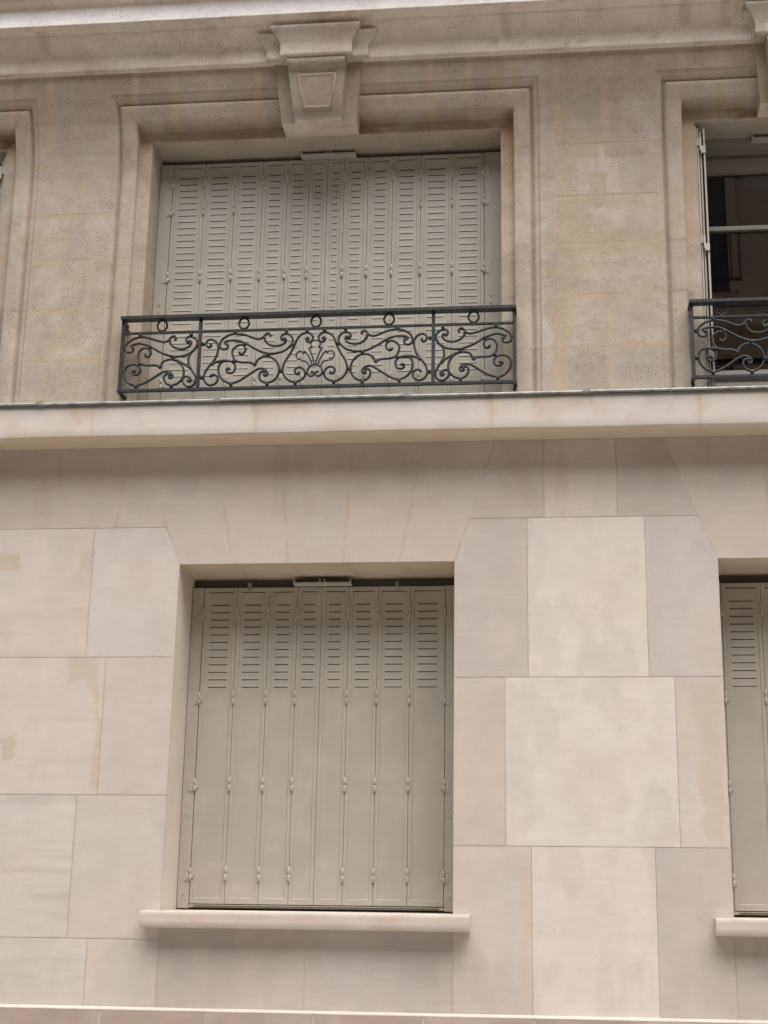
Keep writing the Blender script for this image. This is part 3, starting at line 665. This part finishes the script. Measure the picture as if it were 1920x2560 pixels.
for x in (.285, 1.005):
    m = MB(); m.box(x-.008, x+.008, ys-.012, ys, 3.212, 3.232); m.box(x-.004, x+.004, ys-.02, ys, 3.226, 3.238)
    for s in (-1, 1): m.tube([(x+s*.006, ys-.022, 3.236), (x+s*.006, ys-.008, 3.240)], [.004, .004], 8)
    m.build('clip', M_ZINC, low)
m = MB(); m.box(.002, 1.298, ys+.045, ys+.06, 3.10, 3.2695); m.build('head_gap_backing', M_HEADGAP, BLD)  # added dark sheet closing the head gap, shade painted in its colour
rs = [2.535, 2.717, 2.920, 3.123, 3.305]
lowr = shutter_set(0, 2.5, 3.34, 1.727, 3.222, ys, rs, [2.920], sl_low, (3.098, 2.683, 2.273, 1.862), zf0=1.706, zf1=3.223)
head_rail(2.78, 3.06, 3.232, ys, lowr)
m = MB(); m.box(2.502, 3.338, ys+.045, ys+.06, 3.10, 3.2695); m.build('head_gap_backing', M_HEADGAP, BLD)
# tall shutters, upper storey
sl_up = [5.420-.0359*k for k in range(32)]
yu = .222
ups = [-.205, -.034, .127, .274, .405, .519, .615, .703, .827, .956, 1.102, 1.264, 1.428]
up = shutter_set(0, X0, X1, 4.165, 5.500, yu, ups, [.615], sl_up, (5.392, 4.856, 4.270), (5.235,), zf0=4.09, zf1=5.500, screws=((-.238, 4.70), (-.240, 4.66), (1.458, 4.70), (1.460, 4.66)))
head_rail(.478, .765, 5.507, yu, up)
m = MB(); m.box(X0+.002, X1-.002, yu+.045, yu+.06, 5.40, 5.529); m.build('head_gap_backing', M_HEADGAP, BLD)

# ------------------------------------------------------------------ the two open windows at the sides
def open_window(x0, x1, side, name_l):
    """side: where the folded stack of leaves stands: 'l' against the left reveal, 'r' against the right"""
    zb, zt = 4.05, 5.528; yw = .33
    f = MB()
    f.box(x0+.002, x1-.002, .235, .275, 5.487, 5.528)                      # head channel of the shutters
    f.box(x0+.002, x1-.002, .275, .300, 5.470, 5.528)
    f.box(x0+.002, x1-.002, yw-.01, yw+.05, 5.415, 5.528); f.box(x0+.06, x1-.06, yw-.022, yw-.01, 5.402, 5.455)
    f.box(x0+.002, x0+.022, yw-.01, yw+.05, zb, 5.415); f.box(x1-.022, x1-.002, yw-.01, yw+.05, zb, 5.415)
    f.box(x0+.022, x1-.022, yw-.01, yw+.05, zb, 4.255)
    f.box(x0+.075, x1-.075, yw-.02, yw-.01, 4.215, 4.235)
    fr = f.build('window', M_WFRAME, BLD)
    n = 2; w = (x1-x0-.044)/n
    for k in range(n):
        a, b = x0+.022+k*w, x0+.022+(k+1)*w
        s = MB(); st = .032
        for (p, q, r, t) in ((a+.002, a+st, 4.257, 5.413), (b-st, b-.002, 4.257, 5.413), (a+st, b-st, 4.257, 4.30), (a+st, b-st, 5.375, 5.413), (a+st, b-st, 5.056, 5.078), (a+st, b-st, 4.656, 4.678)):
            s.box(p, q, yw-.024, yw+.016, r, t)
        so = s.build('sash', M_WFRAME, fr)
        g = MB(); g.quad([(a+st-.002, yw, 4.29), (b-st+.002, yw, 4.29), (b-st+.002, yw-.0008*(k % 2), 5.38), (a+st-.002, yw-.0008*(k % 2), 5.38)])
        g.build('glass', M_GLASS, fr)
    head_rail((x0+x1)/2-.14, (x0+x1)/2+.14, 5.505, .235, fr)
    # room behind
    r = MB(); r.box(x0, x1, .40, 2.6, 4.0, 5.6, skip='f'); r.build('room', M_DARK, BLD)
    # folded leaves
    s = 1 if side == 'l' else -1; xa = x0 if side == 'l' else x1
    hold = MB(); hold.box(*sorted((xa+s*.001, xa+s*.006)), .045, .225, 4.10, 5.50)
    hs = hold.build('folding_shutter', M_SHUT, BLD)
    for k, (o, y0, dz) in enumerate(((.010, .060, 0), (.0235, .068, -.012), (.040, .052, .0))):
        lf = MB(); lf.box(*sorted((xa+s*o, xa+s*(o+.0085))), y0, .215, 4.165+.008*k, 5.498+dz-.004*k)
        sv = [5.40-.036*j for j in range(32)]
        if k == 2:
            for z in sv: lf.box(*sorted((xa+s*(o+.0085), xa+s*(o+.011))), y0+.03, .19, z-.0015, z+.0015, mi=1)
        lf.build('shutter_leaf', [M_SHUT, M_SLOT], hs)
    for z in (5.385, 4.856, 4.30):
        h = MB()
        h.box(*sorted((xa+s*.008, xa+s*.022)), .052, .060, z+.012, z+.05); h.box(*sorted((xa+s*.021, xa+s*.030)), .042, .054, z-.018, z+.050)
        h.box(*sorted((xa+s*.028, xa+s*.049)), .043, .053, z-.032, z+.006)
        h.build('hinge', M_HINGE, hs)
    return fr
open_window(X0R, X1R, 'l', ''); open_window(X0L, X1L, 'r', '')

# ------------------------------------------------------------------ wrought iron balcony railing (curves traced in its own plane, left half mirrored)
SCROLLS = [[(-0.075, 4.394), (-0.071, 4.394), (-0.068, 4.4), (-0.074, 4.411), (-0.086, 4.411), (-0.095, 4.403), (-0.106, 4.389), (-0.126, 4.383), (-0.157, 4.39), (-0.188, 4.401), (-0.219, 4.41), (-0.249, 4.412), (-0.279, 4.404), (-0.305, 4.387), (-0.318, 4.37), (-0.321, 4.351), (-0.314, 4.338), (-0.299, 4.332), (-0.284, 4.336), (-0.278, 4.348), (-0.282, 4.357), (-0.29, 4.357)], [(-0.293, 4.363), (-0.288, 4.369), (-0.277, 4.373), (-0.253, 4.379), (-0.226, 4.373), (-0.192, 4.36), (-0.16, 4.34), (-0.129, 4.323), (-0.098, 4.311), (-0.068, 4.305), (-0.038, 4.306), (-0.008, 4.313), (0.015, 4.328), (0.032, 4.347), (0.041, 4.366), (0.038, 4.385), (0.027, 4.399), (0.008, 4.407), (-0.01, 4.405), (-0.016, 4.391), (-0.01, 4.38), (-0.002, 4.376)], [(-0.004, 4.382), (0.004, 4.383), (0.009, 4.374), (0.002, 4.357), (-0.019, 4.346), (-0.046, 4.344), (-0.073, 4.353), (-0.093, 4.373), (-0.099, 4.392)], [(0.041, 4.364), (0.035, 4.348), (0.021, 4.331), (0.006, 4.313), (0.001, 4.288), (0.004, 4.262), (0.017, 4.237), (0.034, 4.208), (0.042, 4.186), (0.037, 4.161), (0.022, 4.148), (0.001, 4.148), (-0.019, 4.166), (-0.023, 4.188), (-0.012, 4.199), (0.004, 4.197), (0.017, 4.185), (0.016, 4.173), (0.005, 4.174), (0.003, 4.182)], [(-0.216, 4.321), (-0.214, 4.311), (-0.202, 4.307), (-0.191, 4.318), (-0.191, 4.339), (-0.205, 4.351), (-0.227, 4.353), (-0.245, 4.339), (-0.252, 4.317), (-0.249, 4.295), (-0.238, 4.275), (-0.219, 4.265), (-0.195, 4.262), (-0.168, 4.262), (-0.149, 4.257), (-0.137, 4.246)], [(-0.137, 4.249), (-0.134, 4.263), (-0.121, 4.282), (-0.097, 4.29), (-0.073, 4.288), (-0.048, 4.275), (-0.029, 4.254), (-0.02, 4.229), (-0.021, 4.2), (-0.034, 4.176), (-0.054, 4.161), (-0.077, 4.156), (-0.099, 4.163), (-0.113, 4.181), (-0.116, 4.201), (-0.106, 4.214), (-0.091, 4.216), (-0.082, 4.21)], [(-0.085, 4.208), (-0.092, 4.205), (-0.089, 4.193), (-0.078, 4.194), (-0.074, 4.205), (-0.084, 4.221), (-0.099, 4.228), (-0.123, 4.225), (-0.147, 4.211), (-0.175, 4.192), (-0.21, 4.171), (-0.243, 4.161), (-0.273, 4.163), (-0.298, 4.179), (-0.313, 4.205), (-0.317, 4.233), (-0.308, 4.255), (-0.289, 4.267), (-0.264, 4.268), (-0.246, 4.258), (-0.237, 4.241), (-0.242, 4.222), (-0.258, 4.214), (-0.272, 4.22), (-0.277, 4.229), (-0.269, 4.237), (-0.263, 4.229)], [(-0.073, 4.288), (-0.048, 4.281), (-0.023, 4.266), (-0.002, 4.253), (0.015, 4.239)], [(0.108, 4.364), (0.108, 4.353), (0.097, 4.349), (0.086, 4.36), (0.087, 4.377), (0.1, 4.388), (0.119, 4.386), (0.136, 4.374), (0.145, 4.355), (0.146, 4.333), (0.14, 4.305), (0.127, 4.277), (0.11, 4.255), (0.093, 4.231), (0.083, 4.206), (0.083, 4.181), (0.097, 4.159), (0.118, 4.151), (0.139, 4.158), (0.151, 4.177), (0.147, 4.196), (0.13, 4.205), (0.117, 4.201), (0.114, 4.193)], [(0.157, 4.273), (0.133, 4.269), (0.116, 4.255)], [(0.397, 4.398), (0.402, 4.403), (0.394, 4.413), (0.381, 4.411), (0.369, 4.396), (0.355, 4.387), (0.334, 4.386), (0.31, 4.395), (0.279, 4.408), (0.249, 4.414), (0.219, 4.415), (0.187, 4.405), (0.163, 4.386), (0.154, 4.364), (0.158, 4.344), (0.175, 4.335), (0.19, 4.34), (0.194, 4.354), (0.187, 4.363), (0.178, 4.362)], [(0.175, 4.367), (0.182, 4.375), (0.197, 4.38), (0.221, 4.381), (0.251, 4.377), (0.281, 4.364), (0.312, 4.344), (0.342, 4.327), (0.376, 4.312), (0.408, 4.307), (0.441, 4.31), (0.473, 4.32), (0.499, 4.342), (0.513, 4.363), (0.511, 4.385), (0.497, 4.403), (0.476, 4.408), (0.459, 4.401), (0.455, 4.387), (0.463, 4.377), (0.471, 4.377)], [(0.465, 4.38), (0.474, 4.385), (0.48, 4.374), (0.472, 4.358), (0.448, 4.348), (0.419, 4.347), (0.395, 4.356), (0.379, 4.374), (0.372, 4.394)], [(0.252, 4.32), (0.257, 4.31), (0.271, 4.311), (0.282, 4.329), (0.277, 4.347), (0.258, 4.358), (0.235, 4.349), (0.219, 4.331), (0.219, 4.306), (0.231, 4.28), (0.246, 4.27), (0.273, 4.265), (0.303, 4.264), (0.321, 4.257), (0.333, 4.246)], [(0.332, 4.249), (0.339, 4.268), (0.353, 4.283), (0.376, 4.292), (0.403, 4.29), (0.424, 4.278), (0.443, 4.256), (0.451, 4.227), (0.448, 4.199), (0.434, 4.175), (0.411, 4.16), (0.385, 4.158), (0.363, 4.17), (0.355, 4.192), (0.359, 4.209), (0.373, 4.216), (0.385, 4.212)], [(0.381, 4.204), (0.38, 4.196), (0.388, 4.192), (0.395, 4.204), (0.388, 4.22), (0.37, 4.23), (0.349, 4.229), (0.323, 4.214), (0.294, 4.194), (0.266, 4.175), (0.239, 4.162), (0.213, 4.159), (0.186, 4.169), (0.164, 4.191), (0.153, 4.22), (0.154, 4.248), (0.166, 4.268), (0.19, 4.275), (0.214, 4.271), (0.232, 4.255), (0.234, 4.233), (0.225, 4.215), (0.207, 4.211), (0.195, 4.218), (0.193, 4.231), (0.202, 4.236), (0.207, 4.229)], [(0.157, 4.273), (0.178, 4.277), (0.199, 4.273)], [(0.585, 4.374), (0.591, 4.378), (0.587, 4.385), (0.58, 4.382), (0.579, 4.373), (0.586, 4.363), (0.598, 4.361), (0.608, 4.371), (0.612, 4.387), (0.601, 4.404), (0.583, 4.411), (0.562, 4.406), (0.543, 4.392), (0.532, 4.372), (0.523, 4.347), (0.512, 4.322), (0.497, 4.295), (0.481, 4.268), (0.471, 4.243), (0.468, 4.218), (0.476, 4.193), (0.492, 4.173), (0.516, 4.159), (0.539, 4.159), (0.562, 4.168), (0.578, 4.188), (0.578, 4.21), (0.564, 4.227), (0.546, 4.232), (0.531, 4.224), (0.529, 4.208), (0.538, 4.197), (0.548, 4.2), (0.547, 4.207)]]
PALMETTE = [[(0.632, 4.243), (0.614, 4.242), (0.599, 4.232), (0.59, 4.215), (0.59, 4.2), (0.599, 4.188), (0.611, 4.185), (0.622, 4.193), (0.62, 4.205), (0.612, 4.209), (0.609, 4.202)], [(0.622, 4.243), (0.615, 4.277), (0.604, 4.309), (0.594, 4.332), (0.607, 4.331), (0.608, 4.337), (0.602, 4.348), (0.605, 4.361), (0.616, 4.369), (0.628, 4.37)], [(0.611, 4.243), (0.602, 4.272), (0.589, 4.295), (0.577, 4.31), (0.572, 4.315), (0.569, 4.302), (0.561, 4.311), (0.546, 4.314), (0.535, 4.304), (0.533, 4.288), (0.542, 4.274), (0.558, 4.277)], [(0.598, 4.236), (0.59, 4.252), (0.576, 4.263), (0.555, 4.266)]]
COLLARS = [(-0.247, 4.421), (0.008, 4.417), (-0.193, 4.358), (-0.075, 4.301), (-0.241, 4.272), (-0.254, 4.152), (-0.078, 4.149), (0.07, 4.366), (0.069, 4.192), (0.226, 4.422), (0.48, 4.422), (0.277, 4.361), (0.397, 4.302), (0.227, 4.272), (0.216, 4.151), (0.394, 4.149), (0.458, 4.216), (0.582, 4.42), (0.515, 4.35), (0.532, 4.151), (0.584, 4.203)]
RINGS = [(-0.14, 4.466), (0.269, 4.464), (0.625, 4.466)]

XC = .6255; YR = -.052
def make_railing(label, half, idx, xmin, inner_post):
    rail = thing('balcony_railing', label, 'railing', 'wrought iron window railings')
    def iron(m, name, smooth=True): return m.build(name, M_IRON, rail, smooth=smooth, weld=True)
    def bar(x0, x1, y0, y1, z0, z1, name, ret=False):
        m = MB(); m.box(x0, x1, y0, y1, z0, z1)
        if ret:
            for x, s in ((x0, 1), (x1, -1)): m.box(*sorted((x, x+s*.010)), y1-.0005, .0405, z0+.0005, z1-.0005)
        return m.build(name, M_IRON, rail)
    XL, XR = XC-half, XC+half
    bar(XL, XR, YR-.030, YR+.020, 4.499, 4.514, 'handrail', ret=True)
    bar(XL+.012, XR-.012, YR-.008, YR+.008, 4.4275, 4.4365, 'rail')
    bar(XL, XR, YR-.009, YR+.009, 4.124, 4.1375, 'bottom_rail', ret=True)
    for x0, x1 in ((XL+.002, XL+.018), (XR-.018, XR-.002)): bar(x0, x1, YR-.008, YR+.008, 4.120, 4.499, 'post')
    if inner_post:
        for x in (.0535, 2*XC-.0535): bar(x-.008, x+.008, YR-.010, YR+.006, 4.1375, 4.499, 'post')
    for x, z in ((XL+.012, 4.475), (XR-.012, 4.475), (XL+.012, 4.13), (XR-.012, 4.13)):
        m = MB(); m.tube([(x, YR+.005, z), (x, .0, z), (x, .042, z)], [.007, .006, .010], 8); iron(m, 'wall_fixing')
    def strip(P2, name, r=.0060, mirror=False, ends=True):
        p = spline(P2); x = p[:, 0]
        if mirror: x = 2*XC-x
        n = len(x); P3 = np.stack([x, np.full(n, YR), p[:, 1]], 1); rr = np.full(n, r)
        if ends:
            for k in (np.arange(n), np.arange(n)[::-1]): rr = rr+.0016*np.exp(-(k/4.0)**2)
        rr = rr*(1+.10*(fbm(P3[:, 0]*40, P3[:, 2]*40, 7)-.5))
        m = MB(); m.tube(P3, rr, 8, 1.15); return iron(m, name)
    for mir in (False, True):
        for k in idx: strip(SCROLLS[k], 'scroll', mirror=mir)
        for k, P2 in enumerate(PALMETTE): strip(P2, 'palmette' if k == 1 else 'palmette_leaf' if k > 1 else 'palmette_arch', .0040 if k else .0050, mirror=mir, ends=False)
        for x, z in COLLARS+([] if inner_post else [(XL+.026, 4.365), (XL+.026, 4.228)]):
            if x < xmin: continue
            if mir: x = 2*XC-x
            m = MB(); m.box(x-.0070, x+.0070, YR-.0090, YR+.0090, z-.0060, z+.0060)
            m.box(x-.0050, x+.0050, YR-.0100, YR+.0100, z-.0080, z+.0080); iron(m, 'collar', False)
    for x, z in [p for p in RINGS+[(2*XC-p[0], p[1]) for p in RINGS[:2]] if xmin < x_ok(p[0])]:
        t = np.linspace(0, 2*math.pi, 49); R = .0245
        m = MB(); m.tube(np.stack([x+R*np.cos(t), np.full(49, YR), 4.4685+R*1.12*np.sin(t)], 1), .0052, 8, 1.1, cap=False); iron(m, 'ring')
    return rail
def x_ok(x): return min(x, 2*XC-x)
rail = make_railing('black wrought iron railing with scrolls and a central palmette, across the middle upper window', .9705, range(len(SCROLLS)), -9, True)
r2 = make_railing('short black wrought iron railing cut by the right edge, in front of the dark glass', .509, [10, 11, 12, 13, 14, 15, 17], .11, False)
r2.location = (2.2945, 0, 0)
r3 = copy_tree(r2); r3.location = (-2.146, 0, 0); r3['label'] = 'black wrought iron railing of which only the end shows at the left edge'

# ------------------------------------------------------------------ the house across the street, seen only as a reflection in the panes
OPP = thing('apartment_building', 'brownish stone house across the street, mirrored in the dark upper right window', 'building')
m = MB(); m.box(-22, 26, -22, -14.2, .13, 15, skip='b'); yo = -14.2
wins = [(x, z) for z in (1.2, 4.6, 7.9, 11.2) for x in np.arange(-21.75, 24, 2.76)]
m.quad([(-22, yo, .13), (26, yo, .13), (26, yo, 11.5), (-22, yo, 15)])
for z in (4.1, 7.4, 10.8, 14.2): m.box(-22, 26, yo+.001, yo+.28, z-.25, z)
m.build('wall', M_OPP, OPP)
for x, z in wins:
    g = MB(); g.box(x, x+1.25, yo+.005, yo+.02, z, z+2.1); wo = g.build('window', M_OPPG, OPP)
    g = MB()
    for p, q in ((x-.14, x), (x+1.25, x+1.39)): g.box(p, q, yo+.002, yo+.09, z-.02, z+2.25)
    g.box(x-.2, x+1.45, yo+.002, yo+.14, z+2.25, z+2.40)
    for p in (x+.6, ): g.box(p, p+.06, yo+.02, yo+.035, z, z+2.1)
    g.build('window_frame', M_OPP, wo)
    if z > 2:
        g = MB(); g.box(x-.15, x+1.4, yo+.30, yo+.33, z+.82, z+.86); g.box(x-.15, x+1.4, yo+.30, yo+.33, z+.05, z+.09)
        for k in range(13): g.box(x-.15+k*.127, x-.13+k*.127, yo+.30, yo+.32, z+.09, z+.82)
        g.build('railing', M_IRON, wo)
